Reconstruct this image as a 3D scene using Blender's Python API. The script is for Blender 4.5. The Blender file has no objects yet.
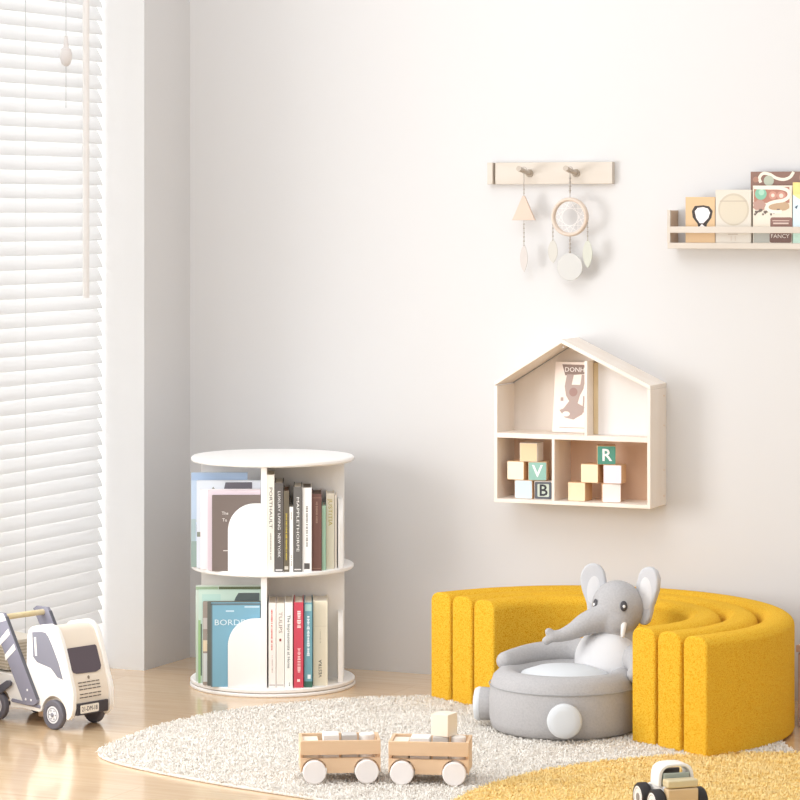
import bpy, bmesh, math, random
import numpy as np
from mathutils import Vector, Matrix, Euler
R_ = math.radians
random.seed(7)
COL = bpy.context.scene.collection

# ------------------------------------------------------------------ camera
F = 2884.0; H = 1.3; HOR = 210.0
CAMX, CAMY = 4.008, -7.393
cam_d = bpy.data.cameras.new('camera'); cam = bpy.data.objects.new('camera', cam_d); COL.objects.link(cam)
cam.location = (CAMX, CAMY, H); cam.rotation_euler = (R_(90), 0, R_(24.3))
cam_d.sensor_width = 36; cam_d.lens = F / 800 * 36; cam_d.shift_y = -(400 - HOR) / 800
cam_d.clip_end = 60
bpy.context.scene.camera = cam

# ------------------------------------------------------------------ helpers
def srgb(h):
    c = [int(h[i:i + 2], 16) / 255 for i in (0, 2, 4)]
    return tuple((x / 12.92 if x <= .04045 else ((x + .055) / 1.055) ** 2.4) for x in c) + (1,)

MATS = {}
def mat(name, col, rough=.6, kind='plain', scale=60, bump=.15, col2=None, spec=.4, stretch=None, trans=0, dist=.002):
    if name in MATS: return MATS[name]
    m = bpy.data.materials.new(name); m.use_nodes = True
    nt = m.node_tree; b = nt.nodes['Principled BSDF']
    b.inputs['Base Color'].default_value = srgb(col); b.inputs['Roughness'].default_value = rough
    b.inputs['Specular IOR Level'].default_value = spec
    if trans: b.inputs['Transmission Weight'].default_value = trans
    tc = nt.nodes.new('ShaderNodeTexCoord'); mp = nt.nodes.new('ShaderNodeMapping')
    nt.links.new(tc.outputs['Object'], mp.inputs['Vector'])
    if stretch: mp.inputs['Scale'].default_value = stretch
    n = None
    if kind in ('plain', 'wood', 'fabric'):
        n = nt.nodes.new('ShaderNodeTexNoise'); n.inputs['Scale'].default_value = scale
        n.inputs['Detail'].default_value = 4; out = n.outputs['Fac']
    elif kind == 'boucle':
        n = nt.nodes.new('ShaderNodeTexVoronoi'); n.inputs['Scale'].default_value = scale; out = n.outputs['Distance']
    nt.links.new(mp.outputs['Vector'], n.inputs['Vector'])
    if col2:
        rp = nt.nodes.new('ShaderNodeValToRGB')
        rp.color_ramp.elements[0].color = srgb(col2); rp.color_ramp.elements[1].color = srgb(col)
        rp.color_ramp.elements[0].position = .3; rp.color_ramp.elements[1].position = .62
        if kind == 'boucle':
            rp.color_ramp.elements[0].color = srgb(col); rp.color_ramp.elements[1].color = srgb(col2)
            rp.color_ramp.elements[0].position = .35; rp.color_ramp.elements[1].position = .8
        nt.links.new(out, rp.inputs['Fac']); nt.links.new(rp.outputs['Color'], b.inputs['Base Color'])
    if bump:
        bp = nt.nodes.new('ShaderNodeBump'); bp.inputs['Strength'].default_value = bump; bp.inputs['Distance'].default_value = dist
        if kind == 'boucle': bp.invert = True
        nt.links.new(out, bp.inputs['Height']); nt.links.new(bp.outputs['Normal'], b.inputs['Normal'])
    MATS[name] = m
    return m

def paint(col, rough=.5):
    return mat('paint_' + col, col, rough, 'plain', 90, .03)

class MB:
    def __init__(s): s.bm = bmesh.new()
    def _xf(s, vs, M):
        if M is not None:
            for v in vs: v.co = M @ v.co
    def box(s, lo, hi, M=None):
        vs = [s.bm.verts.new((x, y, z)) for x in (lo[0], hi[0]) for y in (lo[1], hi[1]) for z in (lo[2], hi[2])]
        for f in ((0, 1, 3, 2), (4, 6, 7, 5), (0, 4, 5, 1), (2, 3, 7, 6), (0, 2, 6, 4), (1, 5, 7, 3)):
            s.bm.faces.new([vs[i] for i in f])
        s._xf(vs, M); return s
    def prism(s, poly, t0, t1, M=None):
        """polygon in local xy, extruded along z t0..t1"""
        a = [s.bm.verts.new((p[0], p[1], t0)) for p in poly]; b = [s.bm.verts.new((p[0], p[1], t1)) for p in poly]
        n = len(poly)
        s.bm.faces.new(a[::-1]); s.bm.faces.new(b)
        for i in range(n): s.bm.faces.new((a[i], a[(i + 1) % n], b[(i + 1) % n], b[i]))
        s._xf(a + b, M); return s
    def lathe(s, prof, seg=48, M=None):
        rings = []; allv = []
        for r, z in prof:
            if r < 1e-6: v = s.bm.verts.new((0, 0, z)); rings.append([v]); allv.append(v)
            else:
                rg = [s.bm.verts.new((r * math.cos(2 * math.pi * i / seg), r * math.sin(2 * math.pi * i / seg), z)) for i in range(seg)]
                rings.append(rg); allv += rg
        for a, b in zip(rings[:-1], rings[1:]):
            for i in range(seg):
                j = (i + 1) % seg
                if len(a) == 1 and len(b) == 1: continue
                if len(a) == 1: s.bm.faces.new((a[0], b[i], b[j]))
                elif len(b) == 1: s.bm.faces.new((a[i], a[j], b[0]))
                else: s.bm.faces.new((a[i], a[j], b[j], b[i]))
        s._xf(allv, M); return s
    def disc(s, r, z0, z1, bev=.002, seg=96, M=None):
        return s.lathe([(0, z0), (r - bev, z0), (r, z0 + bev), (r, z1 - bev), (r - bev, z1), (0, z1)], seg, M)
    def ell(s, c, rad, M=None, seg=32, rings=18):
        T = Matrix.Translation(c) @ (M if M is not None else Matrix.Identity(4)) @ Matrix.Diagonal((*rad, 1))
        prof = [(math.sin(math.pi * i / rings), -math.cos(math.pi * i / rings)) for i in range(rings + 1)]
        prof[0] = (0, -1); prof[-1] = (0, 1)
        return s.lathe(prof, seg, T)
    def tube(s, pts, rad, seg=12, cap=True):
        pts = [Vector(p) for p in pts]
        if not hasattr(rad, '__len__'): rad = [rad] * len(pts)
        rings = []; up = None
        for i, p in enumerate(pts):
            t = (pts[min(i + 1, len(pts) - 1)] - pts[max(i - 1, 0)]).normalized()
            if up is None: up = Vector((0, 0, 1)) if abs(t.z) < .9 else Vector((1, 0, 0))
            a = t.cross(up).normalized(); up = a.cross(t).normalized()
            rings.append([s.bm.verts.new(p + (a * math.cos(2 * math.pi * k / seg) + up * math.sin(2 * math.pi * k / seg)) * rad[i]) for k in range(seg)])
        for a, b in zip(rings[:-1], rings[1:]):
            for k in range(seg): s.bm.faces.new((a[k], a[(k + 1) % seg], b[(k + 1) % seg], b[k]))
        if cap: s.bm.faces.new(rings[0][::-1]); s.bm.faces.new(rings[-1])
        return s
    def torus(s, R, r, M=None, seg=48, sub=12):
        g = [[s.bm.verts.new(((R + r * math.cos(b)) * math.cos(a), (R + r * math.cos(b)) * math.sin(a), r * math.sin(b)))
              for b in [2 * math.pi * k / sub for k in range(sub)]] for a in [2 * math.pi * k / seg for k in range(seg)]]
        for i in range(seg):
            for k in range(sub):
                s.bm.faces.new((g[i][k], g[(i + 1) % seg][k], g[(i + 1) % seg][(k + 1) % sub], g[i][(k + 1) % sub]))
        s._xf([v for r_ in g for v in r_], M); return s
    def build(s, name, m, parent=None, smooth=True, bevel=0, seg=2, angle=35):
        bmesh.ops.recalc_face_normals(s.bm, faces=s.bm.faces)
        me = bpy.data.meshes.new(name); s.bm.to_mesh(me); s.bm.free()
        for mm in (m if isinstance(m, (list, tuple)) else [m]): me.materials.append(mm)
        o = bpy.data.objects.new(name, me); COL.objects.link(o)
        if parent is not None: o.parent = parent
        if smooth:
            me.polygons.foreach_set('use_smooth', [True] * len(me.polygons))
            me.set_sharp_from_angle(angle=R_(angle))
        if bevel:
            b = o.modifiers.new('bevel', 'BEVEL'); b.width = bevel; b.segments = seg; b.limit_method = 'ANGLE'; b.angle_limit = R_(35)
        return o

def empty(name, label, cat, loc=(0, 0, 0), rz=0, group=None):
    o = bpy.data.objects.new(name, None); COL.objects.link(o); o.empty_display_size = .05
    o.location = loc; o.rotation_euler = (0, 0, R_(rz))
    return tag(o, label, cat, group)
def tag(o, label, cat, group=None):
    o['label'] = label; o['category'] = cat
    if group: o['group'] = group
    return o
def struct(o): o['kind'] = 'structure'; return o

# ---- frame helpers: 4x4 whose columns are the given axes
def frame(xa, ya, origin=(0, 0, 0)):
    x = Vector(xa); y = Vector(ya); z = x.cross(y)
    M = Matrix((x, y, z)).transposed().to_4x4(); M.translation = Vector(origin); return M

def rrect(w, h, r, n=5, x0=0, y0=0):
    p = []
    for cx, cy, a in ((w - r, h - r, 0), (r, h - r, 90), (r, r, 180), (w - r, r, 270)):
        for i in range(n + 1):
            t = R_(a + 90 * i / n); p.append((x0 + cx + r * math.cos(t), y0 + cy + r * math.sin(t)))
    return p
def circ(r, n=32, cx=0, cy=0, ry=None):
    return [(cx + r * math.cos(2 * math.pi * i / n), cy + (ry or r) * math.sin(2 * math.pi * i / n)) for i in range(n)]

def smooth_closed(pts, n=10):
    out = []; N = len(pts)
    for i in range(N):
        p0, p1, p2, p3 = (Vector((*pts[(i + k) % N], 0)) for k in (-1, 0, 1, 2))
        for k in range(n):
            t = k / n; q = .5 * ((2 * p1) + (p2 - p0) * t + (2 * p0 - 5 * p1 + 4 * p2 - p3) * t * t + (3 * p1 - p0 - 3 * p2 + p3) * t ** 3)
            out.append((q.x, q.y))
    return out
def stroke(pts, w, n=6):
    c = []
    P = [Vector((*p, 0)) for p in pts]
    for i in range(len(P) - 1):
        p0, p1, p2, p3 = P[max(i - 1, 0)], P[i], P[i + 1], P[min(i + 2, len(P) - 1)]
        for k in range(n):
            t = k / n; c.append(.5 * ((2 * p1) + (p2 - p0) * t + (2 * p0 - 5 * p1 + 4 * p2 - p3) * t * t + (3 * p1 - p0 - 3 * p2 + p3) * t ** 3))
    c.append(P[-1]); a = []; b = []
    for i, p in enumerate(c):
        d = (c[min(i + 1, len(c) - 1)] - c[max(i - 1, 0)]).normalized(); nn = Vector((-d.y, d.x, 0)) * w / 2
        a.append((p + nn)[:2]); b.append((p - nn)[:2])
    return [[b[i], b[i + 1], a[i + 1], a[i]] for i in range(len(c) - 1)]
def lettering(name, body, size, m, M, parent, width=None, bold=0, align='CENTER'):
    cu = bpy.data.curves.new('type', 'FONT'); cu.body = body; cu.size = size; cu.align_x = align; cu.align_y = 'CENTER'
    cu.extrude = .0002; cu.offset = bold; cu.resolution_u = 2
    t = bpy.data.objects.new('type', cu); COL.objects.link(t)
    bpy.context.view_layer.update()
    dg = bpy.context.evaluated_depsgraph_get()
    me = bpy.data.meshes.new_from_object(t.evaluated_get(dg))
    bpy.data.objects.remove(t); bpy.data.curves.remove(cu)
    if width:
        xs = [v.co.x for v in me.vertices]; k = width / (max(xs) - min(xs))
        me.transform(Matrix.Diagonal((k, 1, 1, 1)))
    me.transform(M)
    me.name = name; me.materials.clear(); me.materials.append(m)
    o = bpy.data.objects.new(name, me); COL.objects.link(o); o.parent = parent
    return o

def flat(name, polys, m, M, parent, t=.0003):
    b = MB()
    for p in polys: b.prism(p, 0, t, M)
    return b.build(name, m, parent, smooth=False)

# ------------------------------------------------------------------ materials
WALL = mat('wall_paint', 'D6D5D5', .9, 'plain', 40, .03)
WALLW = mat('reveal_paint', 'E6E6E6', .9, 'plain', 40, .02)
WHITE = mat('white_lacquer', 'F7F5F3', .45, 'plain', 30, .01)
BLIND = mat('blind_slats', 'EFEFEF', .6, 'plain', 30, .02)
def add_translucency(m, f):
    nt = m.node_tree; p = nt.nodes['Principled BSDF']; t = nt.nodes.new('ShaderNodeBsdfTranslucent'); x = nt.nodes.new('ShaderNodeMixShader')
    t.inputs['Color'].default_value = p.inputs['Base Color'].default_value; x.inputs[0].default_value = f
    nt.links.new(p.outputs[0], x.inputs[1]); nt.links.new(t.outputs[0], x.inputs[2]); nt.links.new(x.outputs[0], nt.nodes['Material Output'].inputs[0])
add_translucency(BLIND, .3)
CORD = mat('cord', 'BEBEBE', .8, 'plain', 400, .1)
WANDM = mat('wand_plastic', 'E9E5E2', .35, 'plain', 40, .01)
PALEW = mat('pale_wood', 'F1E8DE', .55, 'wood', 14, .06, 'EBDFD2', stretch=(1, 1, .12))
PEACHW = mat('peach_wood', 'EBCFB0', .55, 'wood', 14, .06, 'E0BE98', stretch=(.15, 1, 1))
TANW = mat('tan_wood', 'D6B48E', .55, 'wood', 30, .06, 'CFA074', stretch=(1, 1, .15))
CREAMW = mat('cream_wood', 'D2C9BE', .55, 'wood', 20, .05, 'CABFB2', stretch=(.15, 1, 1))
PAPER = mat('book_pages', 'EFE8DC', .8, 'plain', 300, .2, stretch=(30, 1, 1))
YEL = mat('yellow_boucle', 'FDD04A', .95, 'boucle', 420, .8, 'EAA516', spec=.1, dist=.004)
GREYF = mat('grey_plush', 'B5B3B3', .95, 'fabric', 220, .35, 'ACAAAB', spec=.1)
LGREYF = mat('light_grey_plush', 'D6D5D6', .95, 'fabric', 220, .3, spec=.1)
EARF = mat('ear_plush', 'C6C6C9', .95, 'fabric', 220, .3, spec=.1)
WPLUSH = mat('white_plush', 'D3D6D9', .95, 'fabric', 220, .3, spec=.1)
DARK = mat('dark_grey', '4A484C', .5, 'plain', 60, .03)
STEEL = mat('metal', 'B8B4AC', .3, 'plain', 60, .01)

# ------------------------------------------------------------------ the room
def floor_material():
    m = bpy.data.materials.new('floor_wood'); m.use_nodes = True; nt = m.node_tree; b = nt.nodes['Principled BSDF']
    tc = nt.nodes.new('ShaderNodeTexCoord'); mp = nt.nodes.new('ShaderNodeMapping'); mp.inputs['Rotation'].default_value = (0, 0, 0)
    nt.links.new(tc.outputs['Object'], mp.inputs['Vector'])
    br = nt.nodes.new('ShaderNodeTexBrick'); br.inputs['Scale'].default_value = 1
    br.inputs['Brick Width'].default_value = 1.6; br.inputs['Row Height'].default_value = .19
    br.inputs['Mortar Size'].default_value = .0012; br.inputs['Mortar Smooth'].default_value = .3
    br.inputs['Color1'].default_value = srgb('E3C9A6'); br.inputs['Color2'].default_value = srgb('DABD98'); br.inputs['Mortar'].default_value = srgb('C8A981')
    nt.links.new(mp.outputs['Vector'], br.inputs['Vector'])
    m2 = nt.nodes.new('ShaderNodeMapping'); m2.inputs['Scale'].default_value = (1.2, 14, 1)
    nt.links.new(tc.outputs['Object'], m2.inputs['Vector'])
    n = nt.nodes.new('ShaderNodeTexNoise'); n.inputs['Scale'].default_value = 4; n.inputs['Detail'].default_value = 6
    nt.links.new(m2.outputs['Vector'], n.inputs['Vector'])
    mix = nt.nodes.new('ShaderNodeMix'); mix.data_type = 'RGBA'; mix.blend_type = 'MULTIPLY'
    mix.inputs[0].default_value = .25
    rp = nt.nodes.new('ShaderNodeValToRGB'); rp.color_ramp.elements[0].color = srgb('D9B98F'); rp.color_ramp.elements[1].color = (1, 1, 1, 1)
    rp.color_ramp.elements[0].position = .35; rp.color_ramp.elements[1].position = .65
    nt.links.new(n.outputs['Fac'], rp.inputs['Fac'])
    nt.links.new(br.outputs['Color'], mix.inputs[6]); nt.links.new(rp.outputs['Color'], mix.inputs[7])
    nt.links.new(mix.outputs[2], b.inputs['Base Color'])
    b.inputs['Roughness'].default_value = .16; b.inputs['Specular IOR Level'].default_value = .65
    b.inputs['Coat Weight'].default_value = .35; b.inputs['Coat Roughness'].default_value = .06
    return m
struct(MB().box((-.6, -9.5, -.05), (5.2, .15, 0)).build('floor', floor_material(), smooth=False))
struct(MB().box((-.3, 0, 0), (5.2, .15, 2.7)).build('wall_back', WALL, smooth=False))
wl = MB()
WY0, WY1 = -.27, -1.06         # blind window recess
VY0, VY1 = -1.10, -5.2           # open window further along, out of the frame
RX = -.14
wl.box((-.3, WY0, 0), (0, 0, 2.7))
wl.box((-.3, VY0, 0), (0, WY1, 2.7))
wl.box((-.3, WY1, 2.5), (0, WY0, 2.7))
wl.box((-.3, VY1, 0), (0, VY0, .25)); wl.box((-.3, VY1, 2.5), (0, VY0, 2.7))
wl.box((-.3, -9.5, 0), (0, VY1, 2.7))
struct(wl.build('wall_left', WALL, smooth=False))
struct(MB().box((5.05, -9.5, 0), (5.2, 0, 2.7)).build('wall_right', WALL, smooth=False))
# white lining of the recess and the window behind the blind
w1 = empty('window_1', 'window', 'window'); del w1['label']; del w1['category']; struct(w1)
fr = MB()
fr.box((-.27, WY1, 0), (-.22, WY1 + .05, 2.5)).box((-.27, WY0 - .05, 0), (-.22, WY0, 2.5)).box((-.27, WY1, 0), (-.22, WY0, .06)).box((-.27, WY1, 2.44), (-.22, WY0, 2.5))
fr.build('window_frame', WHITE, w1, smooth=False)
glass = bpy.data.materials.new('glass'); glass.use_nodes = True
gn = glass.node_tree; gn.nodes.remove(gn.nodes['Principled BSDF'])
g_t = gn.nodes.new('ShaderNodeBsdfTransparent'); g_g = gn.nodes.new('ShaderNodeBsdfGlossy'); g_g.inputs['Roughness'].default_value = .02
g_m = gn.nodes.new('ShaderNodeMixShader'); g_m.inputs[0].default_value = .06
gn.links.new(g_t.outputs[0], g_m.inputs[1]); gn.links.new(g_g.outputs[0], g_m.inputs[2]); gn.links.new(g_m.outputs[0], gn.nodes['Material Output'].inputs[0])
MB().box((-.248, WY1 + .05, .06), (-.242, WY0 - .05, 2.44)).build('pane', glass, w1, smooth=False)
struct(MB().box((-.3, WY0 - .001, 0), (0, WY0, 2.5)).build('trim_1', WALLW, smooth=False))
w2 = empty('window_2', 'window', 'window', ); del w2['label']; del w2['category']; struct(w2)
fr = MB()
fr.box((-.2, VY1, .25), (-.14, VY1 + .05, 2.5)).box((-.2, VY0 - .05, .25), (-.14, VY0, 2.5)).box((-.2, VY1, .25), (-.14, VY0, .3)).box((-.2, VY1, 2.45), (-.14, VY0, 2.5))
fr.build('window_frame', WHITE, w2, smooth=False)

# ------------------------------------------------------------------ venetian blind
vb = empty('venetian_blind', 'closed white venetian blind covering the window on the left', 'window blind', (RX, 0, 0))
sl = MB(); pitch = .0388; k = 0
z = .035
tilt = R_(62)
while z < 2.42:
    w = .05; c = math.cos(tilt) * w / 2; s_ = math.sin(tilt) * w / 2
    n = 5; pts = []
    for i in range(n + 1):                       # slightly crowned slat, room edge low
        t = -1 + 2 * i / n; bow = .0025 * (1 - t * t)
        pts.append((-t * c + bow * math.sin(tilt), t * s_ + bow * math.cos(tilt)))
    th = .0022
    poly = pts + [(p[0] - th * math.sin(tilt), p[1] - th * math.cos(tilt)) for p in reversed(pts)]
    M = frame((1, 0, 0), (0, 0, 1), (0, WY0 - .012, z))   # z axis -> -y
    sl.prism(poly, 0, (WY0 - .012) - (WY1 + .008), M); z += pitch; k += 1
sl.build('slats', BLIND, vb, angle=50)
MB().box((-.03, WY1 + .005, 2.44), (.03, WY0 - .008, 2.5)).build('head_rail', BLIND, vb)
MB().box((-.025, WY1 + .008, .004), (.025, WY0 - .012, .016)).build('bottom_rail', BLIND, vb)
def wxp(px, x0):
    a = R_(24.3); t = (px - 400) / F
    vx = -math.sin(a) + t * math.cos(a); vy = math.cos(a) + t * math.sin(a)
    zc = (x0 - CAMX) / vx
    return CAMY + zc * vy, zc
yl, zc = wxp(26.5, RX + .03)
MB().tube([(.027, yl, .02), (.027, yl, 2.45)], .0009, 6).build('ladder_cord', CORD, vb)
yl2, _ = wxp(-70, RX + .03)
MB().tube([(.027, yl2, .02), (.027, yl2, 2.45)], .0009, 6).build('ladder_cord', CORD, vb)
yt, zc = wxp(66, RX + .045)
zt = lambda py: H - (py - HOR) * zc / F
MB().tube([(.045, yt, zt(108)), (.045, yt, 2.45)], .0009, 6).build('pull_cord', CORD, vb)
MB().lathe([(0, zt(36)), (.004, zt(36)), (.0075, zt(46)), (.0085, zt(48)), (.014, zt(49)), (.017, zt(54)), (.0165, zt(59)), (.012, zt(64)), (.006, zt(66)), (0, zt(66.5))], 20,
           Matrix.Translation((.045, yt, 0))).build('cord_tassel', mat('tassel', 'DDD8D6', .4, 'plain', 50, .02), vb)
yw, zc = wxp(86, RX + .05)
MB().tube([(.05, yw, zt(298)), (.05, yw, 2.45)], .0095, 14).build('tilt_wand', WANDM, vb)

# ------------------------------------------------------------------ rotating bookcase
BC = (.435, -.328, 0); BRZ = 26.0
bc = empty('rotating_bookcase', 'round white two tier rotating bookcase filled with books', 'bookcase', BC, BRZ)
RB = .2263
MB().disc(RB, 0, .0095, .0025).build('base_disc', WHITE, bc)
MB().disc(RB - .006, .0095, .0112, .0003).build('swivel_ring', mat('swivel_gap', '8A7A70', .6), bc)
MB().disc(RB - .001, .0112, .022, .0025).build('bottom_shelf', WHITE, bc)
MB().disc(RB - .004, .320, .332, .003).build('middle_shelf', WHITE, bc)
MB().disc(RB - .003, .613, .627, .004).build('top_board', WHITE, bc)
for lo, hi, top in ((.022, .320, .184), (.332, .613, .182)):
    for q in range(4):
        M = Matrix.Rotation(R_(-90 * q), 4, 'Z')
        MB().box((-.0285, -.196, lo), (-.0125, .0123, hi), M).build('divider', WHITE, bc, bevel=.0008)
    for q in range(4):
        M = Matrix.Rotation(R_(-90 * q), 4, 'Z')
        w = .0885; r = .072
        poly = [(0, 0), (w, 0), (w, top)]
        poly += [(r - r * math.sin(R_(a)), top - r + r * math.cos(R_(a))) for a in range(0, 91, 6)]
        MM = M @ frame((1, 0, 0), (0, 0, 1), (-.0285 - w, -.178, lo))
        MB().prism(poly, 0, .014, MM).build('arch_panel', WHITE, bc, bevel=.001)

BCM = Matrix.Translation(BC) @ Matrix.Rotation(R_(BRZ), 4, 'Z')
def book(label, w, h, d, cover, world, rz, pages='EFE8DC', group=None, spine=(), front=(), lean=0):
    """spine at local -y, thickness along x, stands on z=0; (0,0,0) is the spine's bottom middle"""
    b = empty('book', label, 'book', world, rz, group)
    if lean: b.rotation_euler = (lean, 0, R_(rz))
    cm = cover if not isinstance(cover, str) else paint(cover, .45)
    t = .0022
    c = MB()
    c.box((-w / 2, 0, 0), (-w / 2 + t, d, h)); c.box((w / 2 - t, 0, 0), (w / 2, d, h)); c.box((-w / 2 + t, 0, 0), (w / 2 - t, t, h))
    c.build('cover', cm, b, smooth=False)
    MB().box((-w / 2 + t, t, .002), (w / 2 - t, d - .004, h - .003)).build('pages', PAPER if pages == 'EFE8DC' else paint(pages, .8), b, smooth=False)
    for it in spine:
        kind = it[0]
        if kind == 'text':      # reads downwards: ('text', body, height frac of centre, length, size, colour)
            _, body, zc, ln, size, colr = it[:6]
            M = frame((0, 0, -1), (1, 0, 0), (it[6] if len(it) > 6 else 0, -.0003, zc * h))
            lettering('spine_lettering', body, size, paint(colr), M, b, ln * h)
        elif kind == 'up':
            _, body, zc, ln, size, colr = it[:6]
            M = frame((0, 0, 1), (-1, 0, 0), (0, -.0003, zc * h))
            lettering('spine_lettering', body, size, paint(colr), M, b, ln * h)
        elif kind == 'bar':     # ('bar', x0, x1, z0, z1, colour) fractions
            _, x0, x1, z0, z1, colr = it
            M = frame((1, 0, 0), (0, 0, 1), (0, 0, 0))
            flat('spine_band', [[(x0 * w, z0 * h), (x1 * w, z0 * h), (x1 * w, z1 * h), (x0 * w, z1 * h)]], paint(colr), M, b, .0004)
        elif kind == 'dash':    # small print too fine to read: irregular strokes
            _, x, z0, z1, wd, colr = it
            M = frame((1, 0, 0), (0, 0, 1), (0, 0, 0)); ps = []; zz = z1 * h
            while zz > z0 * h + .002:
                ln = random.uniform(.0018, .004)
                wx = wd * random.uniform(.6, 1)
                ps.append([(x * w - wx / 2, zz - ln), (x * w + wx / 2, zz - ln), (x * w + wx / 2, zz), (x * w - wx / 2, zz)]); zz -= ln + random.choice((.001, .001, .001, .003))
            flat('spine_lettering', ps, paint(colr), M, b, .0004)
    FM = frame((0, 1, 0), (0, 0, 1), (w / 2, 0, 0))
    for it in front:            # on the +x cover; x measured from the spine
        if it[0] == 'text':
            _, body, x, zc, width, size, colr = it
            lettering('cover_lettering', body, size, paint(colr), FM @ Matrix.Translation((x, zc, .0012)), b, width)
        else:
            _, polys, colr = it[:3]
            flat('cover_print', polys, paint(colr), FM, b, it[3] if len(it) > 3 else .0004)
    return b

def rect(x0, y0, x1, y1): return [(x0, y0), (x1, y0), (x1, y1), (x0, y1)]
def inbc(u, v, z): return tuple(BCM @ Vector((u, v, z)))
def row(items, z, g):
    for it in items:
        x0, x1, h = it['x'][0], it['x'][1], it['h']
        u0 = (x0 - 272.6) / 373.5; u1 = (x1 - 272.6) / 373.5; u = (u0 + u1) / 2
        umax = max(abs(u0), abs(u1))
        v = -min(.197, math.sqrt(.2225 ** 2 - umax ** 2) - .003) + it.get('dv', 0)
        d = min(it.get('d', .15), -v - .032)
        book(it['label'], u1 - u0 - .0008, h, d, it['c'], inbc(u, v, z), BRZ, group=g, spine=it.get('s', ()), pages=it.get('p', 'EFE8DC'))
row([
    dict(x=(267.9, 275.4), h=.26, c='E9E4DA', label='tall ivory book with dark spine title, first on upper shelf beside the divider', s=[('text', 'PORTHAULT', .66, .42, .011, '5A5652'), ('dash', 0, .12, .4, .004, 'A8A29A')]),
    dict(x=(275.5, 284.4), h=.238, c='625D5A', label='charcoal book titled LUXURY LIVING NEW YORK on upper shelf', s=[('text', 'LUXURY LIVING', .69, .43, .010, 'F2EFEC'), ('text', 'NEW YORK', .3, .27, .010, 'F2EFEC'), ('bar', -.4, .4, .012, .03, 'D8D4D0')]),
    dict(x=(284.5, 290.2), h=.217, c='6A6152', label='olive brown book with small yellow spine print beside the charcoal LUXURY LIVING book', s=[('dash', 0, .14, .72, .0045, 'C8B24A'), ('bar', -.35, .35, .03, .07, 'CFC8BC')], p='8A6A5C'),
    dict(x=(290.3, 294.2), h=.174, c='F4F1EC', label='thin short white paperback left of the MAPPLETHORPE book', s=[('dash', 0, .08, .26, .0035, 'B8B0A8'), ('dash', 0, .8, .92, .0035, 'B8B0A8')], d=.12),
    dict(x=(294.3, 303.0), h=.227, c='696663', label='dark grey book titled MAPPLETHORPE on upper shelf', s=[('text', 'MAPPLETHORPE', .56, .64, .010, 'F0EEEA'), ('bar', -.4, .4, .02, .035, 'D8D4D0')]),
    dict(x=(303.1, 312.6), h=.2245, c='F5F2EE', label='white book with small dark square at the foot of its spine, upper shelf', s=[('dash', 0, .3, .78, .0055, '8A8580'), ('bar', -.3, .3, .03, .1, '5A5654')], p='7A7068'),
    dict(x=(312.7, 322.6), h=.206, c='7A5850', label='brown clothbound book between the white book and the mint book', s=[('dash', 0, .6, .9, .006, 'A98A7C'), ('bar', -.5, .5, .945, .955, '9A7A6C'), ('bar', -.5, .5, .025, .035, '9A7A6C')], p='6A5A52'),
    dict(x=(322.7, 326.9), h=.174, c='A9CDB4', label='thin mint green book on upper shelf', d=.12),
    dict(x=(327.0, 335.4), h=.203, c='E9E0CE', label='cream book with mustard spine title right of the thin mint book', s=[('text', 'JUSTITIA', .75, .36, .015, 'C2AE4E')], dv=.008),
    dict(x=(335.5, 338.0), h=.197, c='F1ECE4', label='slim white book at the right end of the upper shelf', dv=.012),
], .332, 'books on the upper shelf showing spines')
row([
    dict(x=(269.4, 276.9), h=.2275, c='F3ECE6', label='white book with small red spine print, first on lower shelf beside the divider', s=[('dash', -.05, .44, .92, .004, 'D05048'), ('dash', 0, .18, .38, .003, 'C8B8B0'), ('bar', -.4, .4, .03, .036, '6A6460')]),
    dict(x=(277.1, 285.4), h=.2265, c='F2EBE3', label='off white book titled TULIPS on lower shelf', s=[('text', 'TULIPS', .77, .25, .013, '9A8A80'), ('bar', -.12, .12, .55, .58, '8A3A38'), ('bar', -.4, .4, .03, .036, '6A6460')]),
    dict(x=(285.5, 293.7), h=.2285, c='F5F4EF', label='white book titled The Impressionists at Home on lower shelf', s=[('text', 'The Impressionists at Home', .54, .62, .011, '3A4448'), ('dash', .1, .02, .06, .003, '3A4448')]),
    dict(x=(294.5, 304.4), h=.2285, c='CB4A5C', label='crimson red book on lower shelf', s=[('dash', .05, .7, .9, .012, 'F2DCD8'), ('dash', .05, .17, .46, .009, 'EFC8C6'), ('bar', -.15, .15, .07, .1, 'F2DCD8')]),
    dict(x=(305.0, 313.4), h=.227, c='6FA0AC', label='teal blue book between the crimson and the cream book', s=[('dash', 0, .36, .84, .008, 'E2EDEE'), ('bar', -.4, .4, .9, .98, 'A9CCC8'), ('bar', -.5, .5, 0, .07, '3E6A5C'), ('bar', -.1, .3, .1, .15, 'E2EDEE')]),
    dict(x=(314.0, 328.6), h=.2275, c='F3E9D2', label='thick cream book at the right end of the lower shelf', s=[('up', 'VESTRA', .2, .21, .012, '5A5650'), ('bar', -.5, .5, .7, .703, 'D8CCB4'), ('dash', 0, .5, .66, .004, 'DCD2BC')]),
], .022, 'books on the lower shelf showing spines')
def stack(items, z, g):
    for it in items:
        u, v0, v1 = it['u'], it['v'][0], it['v'][1]
        d = it.get('d', -u - .031)
        book(it['label'], v1 - v0, it['h'], d, it['c'], inbc(u, (v0 + v1) / 2, z), BRZ - 90, group=g, front=it.get('f', ()), spine=it.get('s', ()))
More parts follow.
